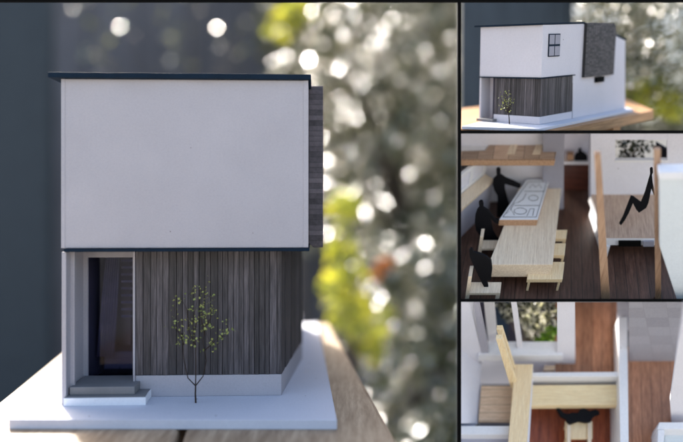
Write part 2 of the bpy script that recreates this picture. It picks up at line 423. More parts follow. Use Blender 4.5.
# base board, cut to the shape of the plot
def gp(px, py, z=FL):
    Z = -z*F/(py-HZ); return ((px-PX0)/F*Z, Z-7)
bp = [gp(8.6,419.5), gp(337,420), gp(317.5,322), gp(95,332)]
MB().slab(bp, FL-.088, FL, .006).build('base_board', 'base', house)
uL, uR = hx(61.5, 0), 0.0
top = hh(180, 79.5, 0); led = hh(180, 248, 0)
D = 4.1
# upper storey: hollow box so the porch shows its ceiling
MB(HF).box(uL, uR, 0, D, led, top, .008).build('upper_storey', 'housecard', house)
def cut_edge(x0, y0, x1, y1, n, j):
    return [(x0+(x1-x0)*i/n, y0+(y1-y0)*i/n+(random.uniform(-j, j) if 0 < i < n else 0)) for i in range(n+1)]
MB(HF).slab(cut_edge(hx(48.5,-.05), -.07, .03, -.05, 22, .009)+[(.03, D+.1), (hx(48.5,-.05), D+.1)], top+.002, top+.052, .006).build('roof', 'navy', house)
MB(HF).slab(cut_edge(uL+.03, -.028, .014, -.018, 26, .006)+[(.014, 2.2), (uL+.03, 2.2)], led-.034, led-.004, .005).build('ledge', 'navy', house)
for a, b in ((uL-.0025, uL+.034), (-.045, .0025)):
    MB(HF).box(a, b, -.0045, .05, led+.002, top-.001, .003).build('corner_strip', 'housecard', house)
# lower storey
vW = .27                                   # plane of the cladding
uC = hx(135.6, vW); uE = hx(281, vW)       # cladding from uC to uE, then the flank runs back
uF, vF = hx(301.8, vW+1.62), vW+1.62
zb = hh(200, 375, vW)                      # top of the plinth
lt = led-.036
core = [(uC+.02, vW+.03), (uE-.02, vW+.03), (uF-.03, vF), (uF-.06, D-.1), (uC+.02, D-.1)]
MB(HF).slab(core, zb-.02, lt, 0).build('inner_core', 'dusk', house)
pl = [(uC-.0, vW-.006), (uE+.004, vW-.006), (uF+.006, vF), (uF-.03, D-.08), (uC, D-.08)]
MB(HF).slab(pl, 0.001, zb, .006).build('plinth', 'housecard', house)
cb = MB(HF); x = uC
while x < uE-.02:                          # boards of the front
    w = min(random.choice((.045,.055,.06,.075)), uE-x)
    cb.box(x+.002, x+w-.002, vW-random.uniform(0,.010), vW+.028, zb+.001+random.uniform(0,.006), lt-.002, .003); x += w
n_side = 17                                # boards of the flank
for i in range(n_side):
    a, b = i/n_side, (i+1)/n_side
    p = np.array([uE, vW]); q = np.array([uF, vF]); d = (q-p)/np.linalg.norm(q-p); nrm = np.array([d[1], -d[0]])
    A = p+(q-p)*a + d*.003; B = p+(q-p)*b - d*.003; o = nrm*random.uniform(0, .008)
    poly = [tuple(A+o), tuple(B+o), tuple(B-nrm*.022), tuple(A-nrm*.022)]
    cb.slab(poly, zb+.001, lt-.002, .003)
cb.build('cladding', 'clad', house)
# porch on the left
vG = .50
MB(HF).box(uL, hx(66,0), .002, D-.1, .001, lt, .005).build('side_wall', 'housecard', house)
MB(HF).box(hx(66.2,.12), hx(74.5,.12), .12, .16, .001, lt, .004).build('porch_post', 'housecard', house)
g0, g1 = hx(87.6, vG), hx(132.6, vG); gt, gb = hh(110, 257.5, vG), hh(110, 378.5, vG)
fr = MB(HF)
fr.box(hx(70, vG), g0, vG, vG+.05, .001, lt, .003)
fr.box(g0, uC+.02, vG, vG+.05, gt, lt, .003)
fr.box(g1, uC+.02, vG, vG+.05, .001, gt-.001, .003)
fr.box(g0, g1, vG, vG+.05, .001, gb, .003)
win = fr.build('window', 'housecard', house)
MB(HF).box(g0-.01, g1+.01, vG+.028, vG+.036, gb-.01, gt+.01, 0).build('glass_pane', 'glass', win)
MB(HF).box(uC-.020, uC-.002, .05+vG-.3, vG-.002, gb+.02, lt, .003).build('reveal', 'housecard', house)
# room behind the pane
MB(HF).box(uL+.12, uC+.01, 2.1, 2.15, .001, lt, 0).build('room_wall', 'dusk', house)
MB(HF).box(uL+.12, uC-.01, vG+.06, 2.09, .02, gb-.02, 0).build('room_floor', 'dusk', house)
rb = MB(HF)
rb.box(g0+.02, g1-.02, vG+.5, vG+.85, gb+.10, gb+.17, .006)
rb.box(g0+.02, g1-.02, vG+.5, vG+.53, gb-.02, gb+.10, .006)
rb.build('bench', 'lilac', house)
cu = MB(HF)
for i in range(7):
    a = g0+.03+i*.026; cu.tube([(a+.10*(1-i/7)*.3+.05, vG+.3, gt+.02), (a+.02, vG+.3, (gt+gb)/2), (a-.02, vG+.32, gb+.16)], [.010,.014,.020], 6)
cu.build('curtain', 'curtain', house, smooth=True)
bl = MB(HF)
for i in range(9): bl.box(g0+.26, g1-.01, vG+.3, vG+.315, gt-.07-i*.075, gt-.045-i*.075, .002)
bl.build('open_shelving', 'curtain', house)
# steps
st = hh(100, 387, .05); sl = hh(100, 398, -.03)
MB(HF).slab([(hx(64,-.02), -.035), (hx(146,-.02), -.03), (hx(150,.2), .16), (hx(150,.2), .262), (hx(69,.2), .262)], .001, sl, .004).build('lower_step', 'white_b', house)
MB(HF).slab([(hx(65,-.0), -.02), (hx(145.5,-.0), -.02), (hx(149,.2), .16), (hx(149,.2), .255), (hx(69,.2), .255)], sl+.001, sl+.006, 0).build('step_paving', 'step', house)
MB(HF).box(hx(69.5,.05), hx(134.6,.05), .05, vG-.004, sl+.008, st, .005).build('upper_step', 'step', house)
# bay window on the flank
bz0, bz1 = -.50-FL, 1.20-FL
by = MB(HF); prof = [(0, bz0+.05), (.05, bz0), (.155, bz0+.0), (.155, bz1), (0, bz1)]
by.upright([(a, b) for a, b in prof], .55, 2.5, .01)
by.build('bay_window', 'bay', house)

# young model tree in front of the cladding
foot = gp(195.8, 403); f3 = (foot[0], foot[1], FL)
ms = thing('model_tree', f3, 'wire model tree with tiny yellow green leaves in front of the cladding', 'tree')
def tp_(px, py, dz=0.0): return tuple(pt(px, py, foot[1]+7+dz))
fork = tp_(195.6, 386)
MB().tube([f3, tp_(195.4,394), fork], [.009,.008,.007], 7).build('trunk', 'twig', ms)
tw = MB(); lc = []
br = [[(195.6,386),(188,377),(184,362),(183,340),(180,318),(176,306)], [(195.6,386),(203,377),(206,362),(205,340),(207,320),(209,303)],
      [(195.6,386),(195.3,370),(195,345),(194,322),(196,300),(200,294)], [(205,350),(213,343),(219,336),(223,330)], [(184,345),(178,335),(174,324)],
      [(195,345),(190,330),(186,312),(184,300)], [(205,335),(200,320),(203,306)], [(207,325),(213,316),(212,305)], [(219,336),(227,336)], [(195,330),(199,322),(205,312)]]
for b in br:
    dz = random.uniform(-.15,.15)
    P = [tp_(x, y, 0 if i == 0 else dz*i/len(b)) for i, (x, y) in enumerate(b)]
    P = [P[0]] + [tuple(np.array(q)+rng.normal(size=3)*.012) for q in P[1:]]
    tw.tube(P, [.0062-.0048*i/(len(P)-1) for i in range(len(P))], 5)
    for i in range(1, len(P)):
        if b[i][1] < 350: lc += [np.array(P[i]) + rng.normal(size=3)*.035 for _ in range(3)]
for _ in range(26):                       # side twigs
    p = random.choice(lc); q = p + np.array([random.uniform(-.1,.1), random.uniform(-.06,.06), random.uniform(-.02,.1)])
    tw.tube([tuple(p), tuple(q)], [.0022,.0015], 4); lc.append(q)
tw.build('branches', 'twig', ms)
leaves('leaves', lc, (.05,.05,.05), 250, .018, 'sprig', ms, elong=1.1)

# =====================================================================================
# BLACK DISPLAY STAND
# =====================================================================================
def bar(x0, x1, y0, y1, Z0, Z1, name, parent, bevel=.002):
    """bar whose front sits at distance Z0"""
    a, b = pt(x0, y1, Z0), pt(x1, y0, Z0)
    return MB().box(a[0], b[0], Z0-7, Z1-7, a[2], b[2], bevel).build(name, 'black', parent)
stand = thing('display_stand', (1.19, -.1, GZ), 'matt black open display stand holding the small house and both room models', 'display stand')
for a, b in ((457.6, 461.2), (-64, -60.1), (740.1, 744)):
    x0, x1 = pt(a, 0, ZF)[0], pt(b, 0, ZF)[0]
    MB().box(x0, x1, ZF-7, ZF-6.965, GZ, pt(0, -9, ZF)[2], .002).build('post', 'black', stand)
bar(-60, 457.5, -6, 1.6, ZF, ZF+.035, 'rail', stand)
bar(461.3, 740, -6, 1.6, ZF, ZF+.035, 'rail', stand)
bar(461.3, 740, 130.3, 133.2, ZF, ZF+.035, 'rail', stand)
bar(461.3, 740, 299.3, 302.0, ZF, ZF+.035, 'rail', stand)
def sheet(corners_near, corners_far, name, mat, th=.006):
    """thin board from a near edge to a far edge"""
    a, b = [np.array(p) for p in corners_near]; c, d = [np.array(p) for p in corners_far]
    n = np.cross(b-a, d-a); n /= np.linalg.norm(n); n *= th/2
    q = [a, b, d, c]
    return MB().prism([tuple(p-n) for p in q], [tuple(p+n) for p in q], 0).build(name, mat, stand)
z0 = ZF+.04
for x, m in ((459.0, 'black'), (459.8, 'white_b')):  # white inner sheet added to bounce light into the room models
    sheet((pt(x,132.4,z0), pt(x,470,z0)), (pt(x,132.4,9.0), pt(x,470,9.0)), 'side_board', m)
for y, zf, ms in ((131.5, 7.9, ('black', 'white_b')), (300.3, 8.3, ('black', 'white_b'))):  # white underside layer added to throw light back into the compartments
    for k, m in enumerate(ms):
        sheet((pt(460.6,y+k*.8,z0), pt(740,y+k*.8,z0)), (pt(460.6,y+k*.8,zf), pt(740,y+k*.8,zf)), 'shelf_board', m)

# =====================================================================================
# SMALL MODEL HOUSE (upper compartment)
# =====================================================================================
def q1(zx, zy): return (455+zx/2.996, zy/2.993)
A = pt(*q1(75,370), 7.33); B = pt(*q1(253,373), 7.12); Cc = pt(*q1(510,325), 8.5)
Y1 = (Cc-B)/np.linalg.norm(Cc-B); X1 = (B-A); X1 = X1 - Y1*np.dot(X1,Y1); X1 /= np.linalg.norm(X1); U1 = np.cross(X1, Y1)
MF = Frame(B, X1, Y1, U1, compartment(460.3,-50,131.0))
mini = thing('model_house', tuple(B), 'small white model house seen from its corner with a dark bay in the upper compartment', 'model house')
Lm = MF.F(*q1(510,325))[1]; Wm = -MF.W(*q1(74,230), 0)[0]
def mw(zx, zy, v=0.0): return MF.W(*q1(zx, zy), v)
def ms_(zx, zy, u=0.0):        # point on the flank plane u -> (v,h)
    px, py = q1(zx, zy); r = MF._ray(px, py)
    Mx = np.column_stack([MF.A[:,1], MF.A[:,2], -r]); s = np.linalg.solve(Mx, CAM-MF.O-u*MF.A[:,0]); return (s[0], s[1])
hl = ms_(260, 232)[1]                                   # ledge height
t0 = ms_(259, 74)[1]; tr = ms_(385, 71); tb_ = ms_(476, 104); te = ms_(510, 121)
prof = [(0, hl), (0, t0), (tr[0], tr[1]), (tb_[0], tb_[1]), (te[0], te[1]), (Lm, 0.0), (ms_(353,350)[0], 0.0), (ms_(353,232)[0], hl)]
MB(MF).side(prof, -Wm, 0, .003).build('storey_walls', 'minicard', mini)
rt = [(-.03, t0+.003), (tr[0], tr[1]+.004), (tb_[0], tb_[1]+.004), (te[0]+.02, te[1]+.003), (te[0]+.02, te[1]+.018), (tb_[0], tb_[1]+.02), (tr[0], tr[1]+.020), (-.03, t0+.020)]
MB(MF).side(rt, -Wm-.06, .006, .001).build('roof', 'navy', mini)
vs = ms_(353, 300)[0]; pz = ms_(254, 350)[1]
MB(MF).slab([(-Wm, -.012), (.006, -.012), (.006, vs+.02), (-Wm, vs+.02)], hl-.012, hl-.001, .001).build('ledge', 'navy', mini)
uw = mw(116, 300)[0]
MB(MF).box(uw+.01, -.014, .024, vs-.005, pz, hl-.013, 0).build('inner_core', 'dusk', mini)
MB(MF).box(uw, -.002, .004, vs, 0.001, pz-.001, .002).build('plinth', 'minicard', mini)
cb = MB(MF); x = uw
while x < -.012:
    w = min(.024, -.006-x)
    if w < .006: break
    cb.box(x+.001, x+w-.001, .012-random.uniform(0,.005), .022, pz+.001, hl-.014, .001); x += w
x = .014
while x < vs-.01:
    w = .031; cb.box(-.013, -.006+random.uniform(0,.004), x+.001, min(x+w, vs)-.001, pz+.001, hl-.014, .001); x += w
cb.build('cladding', 'clad', mini)
MB(MF).box(-Wm, -Wm+.02, .001, vs, .001, hl-.013, .002).build('side_wall', 'minicard', mini)
MB(MF).box(-Wm+.021, uw-.001, .17, .19, .001, hl-.013, .002).build('porch_wall', 'minicard', mini)
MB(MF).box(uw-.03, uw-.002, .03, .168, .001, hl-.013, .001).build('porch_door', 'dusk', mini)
MB(MF).box(-Wm+.015, uw+.04, -.07, .06, .001, .03, .003).build('lower_step', 'step', mini)
# flank window
a, b = ms_(280, 101), ms_(311, 168)
wd = MB(MF); wd.box(.001, .010, a[0], b[0], b[1], a[1], .002); w_ = wd.build('window', 'navy', mini)
pn = MB(MF); dv = (b[0]-a[0])/2; dh = (a[1]-b[1])/2
for i in range(2):
    for j in range(2): pn.box(.0105, .0125, a[0]+dv*i+.008, a[0]+dv*(i+1)-.008, b[1]+dh*j+.01, b[1]+dh*(j+1)-.01, 0)
pn.build('pane', M['greycard'], w_)
# bay with rounded top
a = ms_(387, 232, .03); b = ms_(474, 232, .03); tp0 = ms_(387, 70, .03)[1]; tp1 = ms_(474, 86, .03)[1]
pr = [(a[0], a[1]), (b[0], a[1]), (b[0], tp1-.02), (b[0]-.02, tp1+.03), (b[0]-.07, tp1+.065), (a[0]+.12, tp0+.01), (a[0], tp0+.005)]
MB(MF).side(pr, .001, .035, .003).build('bay', 'baymini', mini)
a = ms_(418, 234); b = ms_(440, 244)
MB(MF).box(.001, .03, a[0], b[0], b[1], a[1]+.012, .002).build('vent', 'black', mini)
def mp(zx, zy, h): return MF.F(*q1(zx, zy), h)
MB(MF).slab([mp(20,378,0), mp(252,385,0), mp(535,327,0), mp(380,285,0)], -.03, -.001, .003).build('base_board', 'base', mini)
# its tree
tu, tv = mp(163,371,0)
def mt(zx, zy): a = MF.W(*q1(zx,zy), tv); return tuple(MF((a[0], tv, a[1])))
f0 = MF((tu, tv, 0))
mtree = thing('model_tree', tuple(f0), 'tiny wire model tree in front of the small model house', 'tree')
MB().tube([tuple(f0), mt(162,352), mt(160,338)], [.006,.005,.004], 5).build('trunk', 'twig', mtree)
tw = MB(); lc = []
for e in ((135,290), (145,278), (158,276), (168,290), (170,310), (138,318), (150,300), (163,302)):
    tw.tube([mt(160,338), mt((160+e[0])/2-1, (338+e[1])/2+2), mt(*e)], [.003,.0025,.002], 4); lc.append(mt(*e)); lc.append(mt((160*.4+e[0]*.6), (338*.4+e[1]*.6)))
tw.build('branches', 'twig', mtree)
leaves('leaves', lc, (.04,.04,.05), 75, .011, 'sprig', mtree, elong=1.1)
mtab = thing('wooden_bench', tuple(MF((0, .5, -.3))), 'brown wooden bench top carrying the small model house', 'bench')
MB(MF).slab([mp(-30,383,-.032), mp(262,399,-.032), mp(596,330,-.032), mp(470,280,-.032), mp(-30,330,-.032)], -.14, -.032, .004).build('top', 'tableside', mtab)
v1 = mp(500,345,-.032)
MB(MF).box(v1[0]-.25, v1[0]-.05, v1[1]-.1, v1[1]+.1, -.42, -.142, .004).build('leg', 'tableside', mtab)
sc1 = thing('screen_panel', tuple(pt(510,140,12.4)), 'dark blue green screen panel behind the small model house', 'screen')
a, b = pt(460.5,150,12.4), pt(567,-60,12.4)
MB().box(a[0], b[0], a[1], a[1]+.15, a[2]-12, b[2], .02).build('panel', 'teal', sc1)
MB().box(b[0]+.005, b[0]+.1, a[1]-.03, a[1]+.2, a[2]-12, b[2], .02).build('post', 'teal', sc1)
bush('glossy_shrub', 'fine leaved glossy shrub glittering behind the small model house', tuple(pt(625,900,12.5)),
     clumps(575, 675, -25, 100, 11.6, 13.2, 30), (.42,.42,.34), 4600, .06, 'leaf', trunk_r=.05, up=2.2)
bush('yellow_leaved_plant', 'yellow green plant low behind the bench end of the small model house', tuple(pt(650,900,12.0)),
     [pt(x, y, 12) for x, y in ((636,88),(655,84),(668,96),(642,102),(660,108),(628,98),(675,112))], (.22,.2,.16), 380, .07, 'leafy', trunk_r=.04)

# =====================================================================================
# ROOM MODEL WITH LONG TABLE (middle compartment)
# =====================================================================================
def q2(zx, zy): return (455+zx/2.526, 128+zy/2.526)
F2 = Frame(pt(*q2(380,435), 7.05), (1,0,0), (228,700,520), (0,-520,700), compartment(460.3,132.8,299.9))
def f2(zx, zy, h=0.0): return F2.F(*q2(zx, zy), h)
def w2(zx, zy, v): return F2.W(*q2(zx, zy), v)
def P2(pts, h): return [f2(x, y, h) for x, y in pts]
def O2(zx, zy, h=0.0): return tuple(F2((*f2(zx, zy, h), h)))
room2 = thing('room_model', O2(380,300), 'cutaway room model with dark floor and white walls in the middle compartment', 'room model')
MB(F2).slab(P2([(-10,520),(620,520),(620,120),(-10,120)],0), -.05, 0, 0).build('floor', 'floor2', room2)
# far wall of corridor
vc = f2(305,157)[1]
cab = thing('cabinet', O2(305,157), 'low dark red cabinet at the far end of the corridor', 'cabinet')
MB(F2).upright([w2(270,165,vc), w2(342,165,vc), w2(342,93,vc), w2(270,93,vc)], vc, vc+.14, .004).build('body', 'cabinet', cab)
MB(F2).upright([w2(270,92.5,vc-.01), w2(342,92.5,vc-.01), w2(342,86,vc-.01), w2(270,86,vc-.01)], vc-.01, vc+.2, .003).build('top', 'white_b', cab)
MB(F2).upright([w2(255,95,vc+.2), w2(345,95,vc+.2), w2(345,-60,vc+.2), w2(255,-60,vc+.2)], vc+.21, vc+.25, .003).build('back_wall', 'room', room2)
hh_ = w2(300,86,vc)[1]
o = MB(F2).upright([w2(283,86,vc), w2(300,86,vc), w2(300,68,vc), w2(283,68,vc)], vc+.02, vc+.08, .004).build('box', 'midwood'); tag(o, 'small brown box on the corridor cabinet top', 'box')
o = MB(F2).upright([w2(x,y,vc) for x,y in ((302,86),(301,76),(306,68),(313,66),(311,60),(314,55),(319,56),(320,63),(328,67),(335,74),(335,86))], vc+.02, vc+.05, .003).build('ornament', 'blackcard'); tag(o, 'rounded black ornament on the corridor cabinet top', 'ornament')
# grey partition between kitchen and corridor and the kitchen back wall
vp = f2(250,205)[1]
MB(F2).upright([w2(222,212,vp), w2(274,212,vp), w2(277,-60,vp), w2(222,-60,vp)], vp, vp+.05, .004).build('partition', 'greycard', room2)
kw = MB(F2); kv = vp+.05
kw.upright([w2(-30,260,kv+.1), w2(230,260,kv+.1), w2(230,-60,kv+.1), w2(-30,-60,kv+.1)], kv+.1, kv+.14, .004)
kw.build('kitchen_wall', 'room', room2)
# left wall with sill
MB(F2).slab(P2([(-40,222),(76,122),(97,132),(-40,262)],.42), 0.001, .42, .003).build('low_wall', 'lilac', room2)
MB(F2).slab(P2([(-40,214),(76,118),(100,131),(-40,258)],.45), .422, .46, .004).build('window_sill', 'palewood', room2)
ww = MB(F2); sill = P2([(-40,214),(76,118),(71,114),(-46,208)],.45)
ww.slab(sill, .462, .51, .003); ww.slab(sill, .685, .735, .003)
def lerp(a, b, t): return (a[0]+(b[0]-a[0])*t, a[1]+(b[1]-a[1])*t)
for t in (0, .3, .62, .93):
    a0, a1 = lerp(sill[0], sill[1], t), lerp(sill[0], sill[1], t+.07); b0, b1 = lerp(sill[3], sill[2], t), lerp(sill[3], sill[2], t+.07)
    ww.slab([a0, a1, b1, b0], .511, .684, .003)
wn = ww.build('window', 'white_b', room2)
MB(F2).slab([lerp(sill[0],sill[3],.4), lerp(sill[1],sill[2],.4), lerp(sill[1],sill[2],.6), lerp(sill[0],sill[3],.6)], .511, .684, 0).build('frosted_pane', 'room', wn)
# mezzanine slab
mz = thing('mezzanine', O2(130,90,.95), 'striped brown mezzanine deck above the kitchen table', 'mezzanine')
hz = .80
MB(F2).slab(P2([(-30,81),(251,81),(275,-15),(128,-15),(76,57),(-30,60)],hz), hz-.02, hz, .002).build('deck', 'loft', mz)
MB(F2).slab(P2([(-30,82.5),(253,82.5),(254,78),(-30,78)],hz+.012), hz-.055, hz+.012, .006).build('front_beam', 'midwood', mz)
MB(F2).slab(P2([(-30,59),(75,56),(130,-15),(-30,-15)],hz-.01), hz-.02, hz-.008, .002).build('gallery_edge', 'white_b', mz)
for x0 in (150, 215):
    MB(F2).slab(P2([(x0-20,66),(x0,66),(x0+30,-15),(x0+14,-15)],hz+.006), hz+.001, hz+.006, 0).build('pale_strip', 'palewood', mz)
# platform right
pz_ = .26
pf = thing('platform', O2(440,290), 'raised wood topped platform with white edges beside the poles', 'platform')
MB(F2).slab(P2([(344,168),(600,168),(600,277),(382,277)],pz_), pz_-.008, pz_, .002).build('top', 'platform', pf)
MB(F2).slab(P2([(341,168),(600,168),(600,279),(380,279)],pz_-.01), pz_-.105, pz_-.01, .004).build('white_edge', 'white_b', pf)
vpf = f2(440,279,pz_)[1]
MB(F2).slab(P2([(350,176),(372,176),(398,279),(384,279)],pz_), .001, pz_-.106, .003).build('side_panel', 'white_b', pf)
MB(F2).slab(P2([(372,240),(600,240),(600,236),(372,236)],pz_), .001, pz_-.106, .003).build('rear_support', 'greycard', pf)
for a, b in ((413,470), (475,503)):
    MB(F2).upright([w2(a,298,vpf), w2(b,298,vpf), w2(b,285,vpf), w2(a,285,vpf)], vpf-.012, vpf+.01, .001).build('slot', 'black' if a == 413 else 'greycard', pf)
vw = f2(450,168,pz_)[1]
ow = MB(F2)
def rect2(b, x0, x1, y0, y1, v, v1, bev=.002): b.upright([w2(x0,y1,v), w2(x1,y1,v), w2(x1,y0,v), w2(x0,y0,v)], v, v1, bev)
W0, W1, H0, H1 = 405, 536, 30, 83
rect2(ow, 338, W0, -60, 172, vw, vw+.05); rect2(ow, W1, 640, -60, 172, vw, vw+.05)
rect2(ow, W0, W1, -60, H0, vw, vw+.05); rect2(ow, W0, W1, H1, 172, vw, vw+.05)
ow.build('far_wall', 'room', room2)
rect2(sl_ := MB(F2), W0-2, W1+2, H1-1, H1+4, vw-.012, vw+.05); sl_.build('sill', 'white_b', room2)
cw = MB(F2); rect2(cw, 338, 343, -60, 175, vw-.006, vw-.001); cw.build('corner_trim', 'greycard', room2)
# outside that window
vo = vw+.6
bk = MB(F2); rect2(bk, 380, 620, -10, 130, vo+.9, vo+.95); o = bk.build('garden_screen', 'stone'); tag(o, 'pale screen outside the small window of the room model', 'screen')
cs = [F2((w2(x,y,vo-.2)[0], vo-.2+random.uniform(-.1,.1), w2(x,y,vo-.2)[1])) for x, y in ((418,45),(428,62),(415,75),(440,70),(445,50),(462,40),(470,44),(480,60),(455,78),(430,40),(474,72),(436,80),(485,50))]
bush('glossy_shrub', 'dark leafed shrub seen through the small window of the room model', tuple(F2((w2(440,120,vo-.2)[0], vo-.2, w2(440,120,vo-.2)[1]))), cs, (.1,.08,.08), 260, .032, 'leafk', trunk_r=.02, elong=1.2, trim=F2.trim)
o = MB(F2).upright([w2(x,y,vo-.25) for x,y in ((508,38),(545,60),(545,95),(512,95),(508,60))], vo-.25, vo-.2, .003).build('gable_board', 'blackcard'); tag(o, 'black sloping gable board outside the right part of the small window', 'board')
# long table
tz = .30
lt_ = thing('long_table', O2(170,390), 'long pale wood dining table in the middle room model', 'table')
MB(F2).slab(P2([(84,345),(247,345),(269,148),(163,148)],tz), tz-.17, tz, .007).build('tabletop', 'palewood', lt_)
for x, y in ((215,325), (250,170)):
    a = f2(x, y, tz); MB(F2).box(a[0]-.03, a[0]+.03, a[1], a[1]+.06, .001, tz-.171, .003).build('leg', 'palewood', lt_)
cook = thing('kitchen_unit', O2(160,240,tz), 'white topped kitchen unit with line drawn plan on the long table', 'kitchen unit')
kz = tz+.085
kp = P2([(112,231),(209,231),(239,130),(181,130)],kz)
MB(F2).slab(kp, tz+.001, kz-.006, .004).build('cabinet_body', 'midwood', cook)
MB(F2).slab(kp, kz-.0055, kz, .001).build('worktop', 'white_b', cook)
pl_ = MB(F2)
def line2(pts, r=.0035): pl_.tube([(*f2(x, y, kz+.0005), kz+.0005) for x, y in pts], r, 4)
def loop2(cx, cy, rx, ry, n=12): line2([(cx+rx*math.cos(i*2*math.pi/n), cy+ry*math.sin(i*2*math.pi/n)) for i in range(n+1)])
line2([(121,225),(205,225),(232,136),(185,136),(121,225)])
line2([(150,196),(214,196)]); line2([(176,160),(224,160)])
loop2(198,177,12,7); loop2(165,210,16,8); line2([(140,206),(150,190),(160,188),(172,180),(180,165)]); line2([(188,152),(196,142),(204,150),(212,142),(219,152)])
line2([(182,222),(190,204),(200,204),(196,222)]); line2([(130,216),(142,206),(150,220)])
pl_.build('printed_plan', 'blackcard', cook)
# stools
for i, (poly, hz_, lab) in enumerate([([(247,257),(284,257),(281,279),(246,279)], .2, 'small pale stool farthest along the long table'), ([(244,291),(280,291),(277,321),(242,321)], .2, 'small pale stool in the middle of the three at the long table'),
                   ([(188,338),(277,338),(272,382),(182,382)], .17, 'pale bench stool nearest the table end, partly beneath it')]):
    s = thing('stool', O2(poly[3][0]+10, poly[3][1]+10), lab, 'stool', 'stools beside the long table')
    pp = P2(poly, hz_); MB(F2).slab(pp, hz_-.045, hz_, .004).build('seat', 'lightwood', s)
    for k in (0, 1, 2, 3):
        cx = sum(p[0] for p in pp)/4; cy = sum(p[1] for p in pp)/4; a = (pp[k][0]*.85+cx*.15, pp[k][1]*.85+cy*.15)
        MB(F2).box(a[0]-.012, a[0]+.012, a[1]-.012, a[1]+.012, .001, hz_-.046, .002).build('leg', 'lightwood', s)
def chair2(zx, zy, w, d, sh, bh, label, yaw=0.0, mat='palewood'):
    s = thing('chair', O2(zx, zy), label, 'chair', 'chairs of the middle room model')
    c = f2(zx, zy)
    def bx(a, b, p, q, h0, h1, nm):
        r = [(a,p),(b,p),(b,q),(a,q)]; cs_, sn = math.cos(yaw), math.sin(yaw)
        MB(F2).slab([(c[0]+x*cs_-y*sn, c[1]+x*sn+y*cs_) for x, y in r], h0, h1, .003).build(nm, mat, s)
    bx(-w/2, w/2, -d/2, d/2, sh-.03, sh, 'seat')
    for x in (-w/2, w/2-.04):
        for y in (-d/2, d/2-.03): bx(x, x+.04, y, y+.03, .001, sh-.031, 'leg')
    bx(-w/2, -w/2+.035, -d/2, d/2, sh+.001, sh+bh, 'backrest')
chair2(68, 432, .34, .16, .16, .22, 'pale chair at the near end of the long table under a black figure')
chair2(82, 322, .22, .14, .16, .16, 'pale chair halfway along the wall side of the long table')
def fig(outline, v, fr, q, label, th=.03, cat='figure', mat='blackcard'):
    poly = [fr.W(*q(x, y), v) for x, y in outline]
    o = MB(fr).upright(poly, v, v+th, .005).build('scale_figure', mat); return tag(o, label, cat, 'black scale figures')
qa = lambda x, y: q2(x, y)
vA = f2(120,228,.0)[1]+.02
fig([(104,104),(110,101),(115,105),(115,118),(128,127),(148,135),(166,144),(165,151),(160,152),(140,146),(126,142),(126,155),(133,180),(137,205),(139,250),(104,250),(107,200),(107,172),(99,158),(95,144),(96,130),(105,121)], vA, F2, qa,
    'black standing figure reaching over the far end of the kitchen unit')
qb = lambda x, y: (460+x/4.29, 200+y/4.29)
fig([(80,10),(88,4),(97,6),(101,20),(100,32),(120,45),(150,80),(190,100),(228,118),(222,127),(190,116),(150,98),(132,80),(136,110),(142,135),(160,165),(178,182),(180,195),(160,205),(165,232),(132,235),(112,205),(95,165),(80,148),(68,130),(63,95),(66,62),(74,42),(83,32)], f2(85,300)[1], F2, qb,
    'black seated figure leaning an arm onto the long table')
fig([(38,218),(44,210),(53,211),(58,225),(85,232),(112,243),(134,262),(138,300),(132,345),(112,348),(108,325),(118,360),(124,388),(113,392),(90,350),(70,308),(52,270),(42,245)], f2(60,424)[1]-.04, F2, qb,
    'black figure slumped in the near chair at the table end')
qc = lambda x, y: (x, y)
fig([(650,169.5),(651.5,168.2),(653,168.8),(653.2,172.5),(652,175),(653,184),(655.5,194.6),(654,195.8),(651.4,189),(648.6,203),(646.4,208),(639,213),(636,209.5),(633,203.5),(629,213),(625,220.5),(621,225.6),(619.2,224),(623,217),(628,204),(631,196.5),(634,197.5),(641,203),(645,193),(648.5,181),(650.3,175)], f2(440,255,pz_)[1], F2, qc,
    'black reclining figure with bent knee on the raised platform')
# poles
def pole(zt0, zt1, yt, zb0, zb1, yb, v, label):
    o = MB(F2).upright([w2(zb0,yb,v), w2(zb1,yb,v), w2(zt1,yt,v), w2(zt0,yt,v)], v, v+.05, .006).build('timber_pole', 'upright_wood'); tag(o, label, 'pole', 'timber poles in the middle room model')
pole(352,368,65, 371,394,470, f2(382,430)[1]-.02, 'leaning brown timber pole left of the reclining figure')
pole(503,520,55, 507,521,470, f2(512,430)[1]-.02, 'upright brown timber pole against the pale parapet')
nv = -.12
pw = thing('parapet_wall', O2(560,430), 'pale mint white parapet wall close to the lens beside the upright pole', 'wall')
MB(F2).upright([w2(517,128,nv), w2(640,128,nv), w2(640,560,nv), w2(572,470,nv), (w2(517,300,nv))], nv, nv+.1, .006).build('panel', 'mintcard', pw)
MB(F2).upright([w2(514,110,nv), w2(640,108,nv), w2(640,127.5,nv), w2(514,127.5,nv)], nv-.015, nv+.12, .006).build('coping', 'white_b', pw)

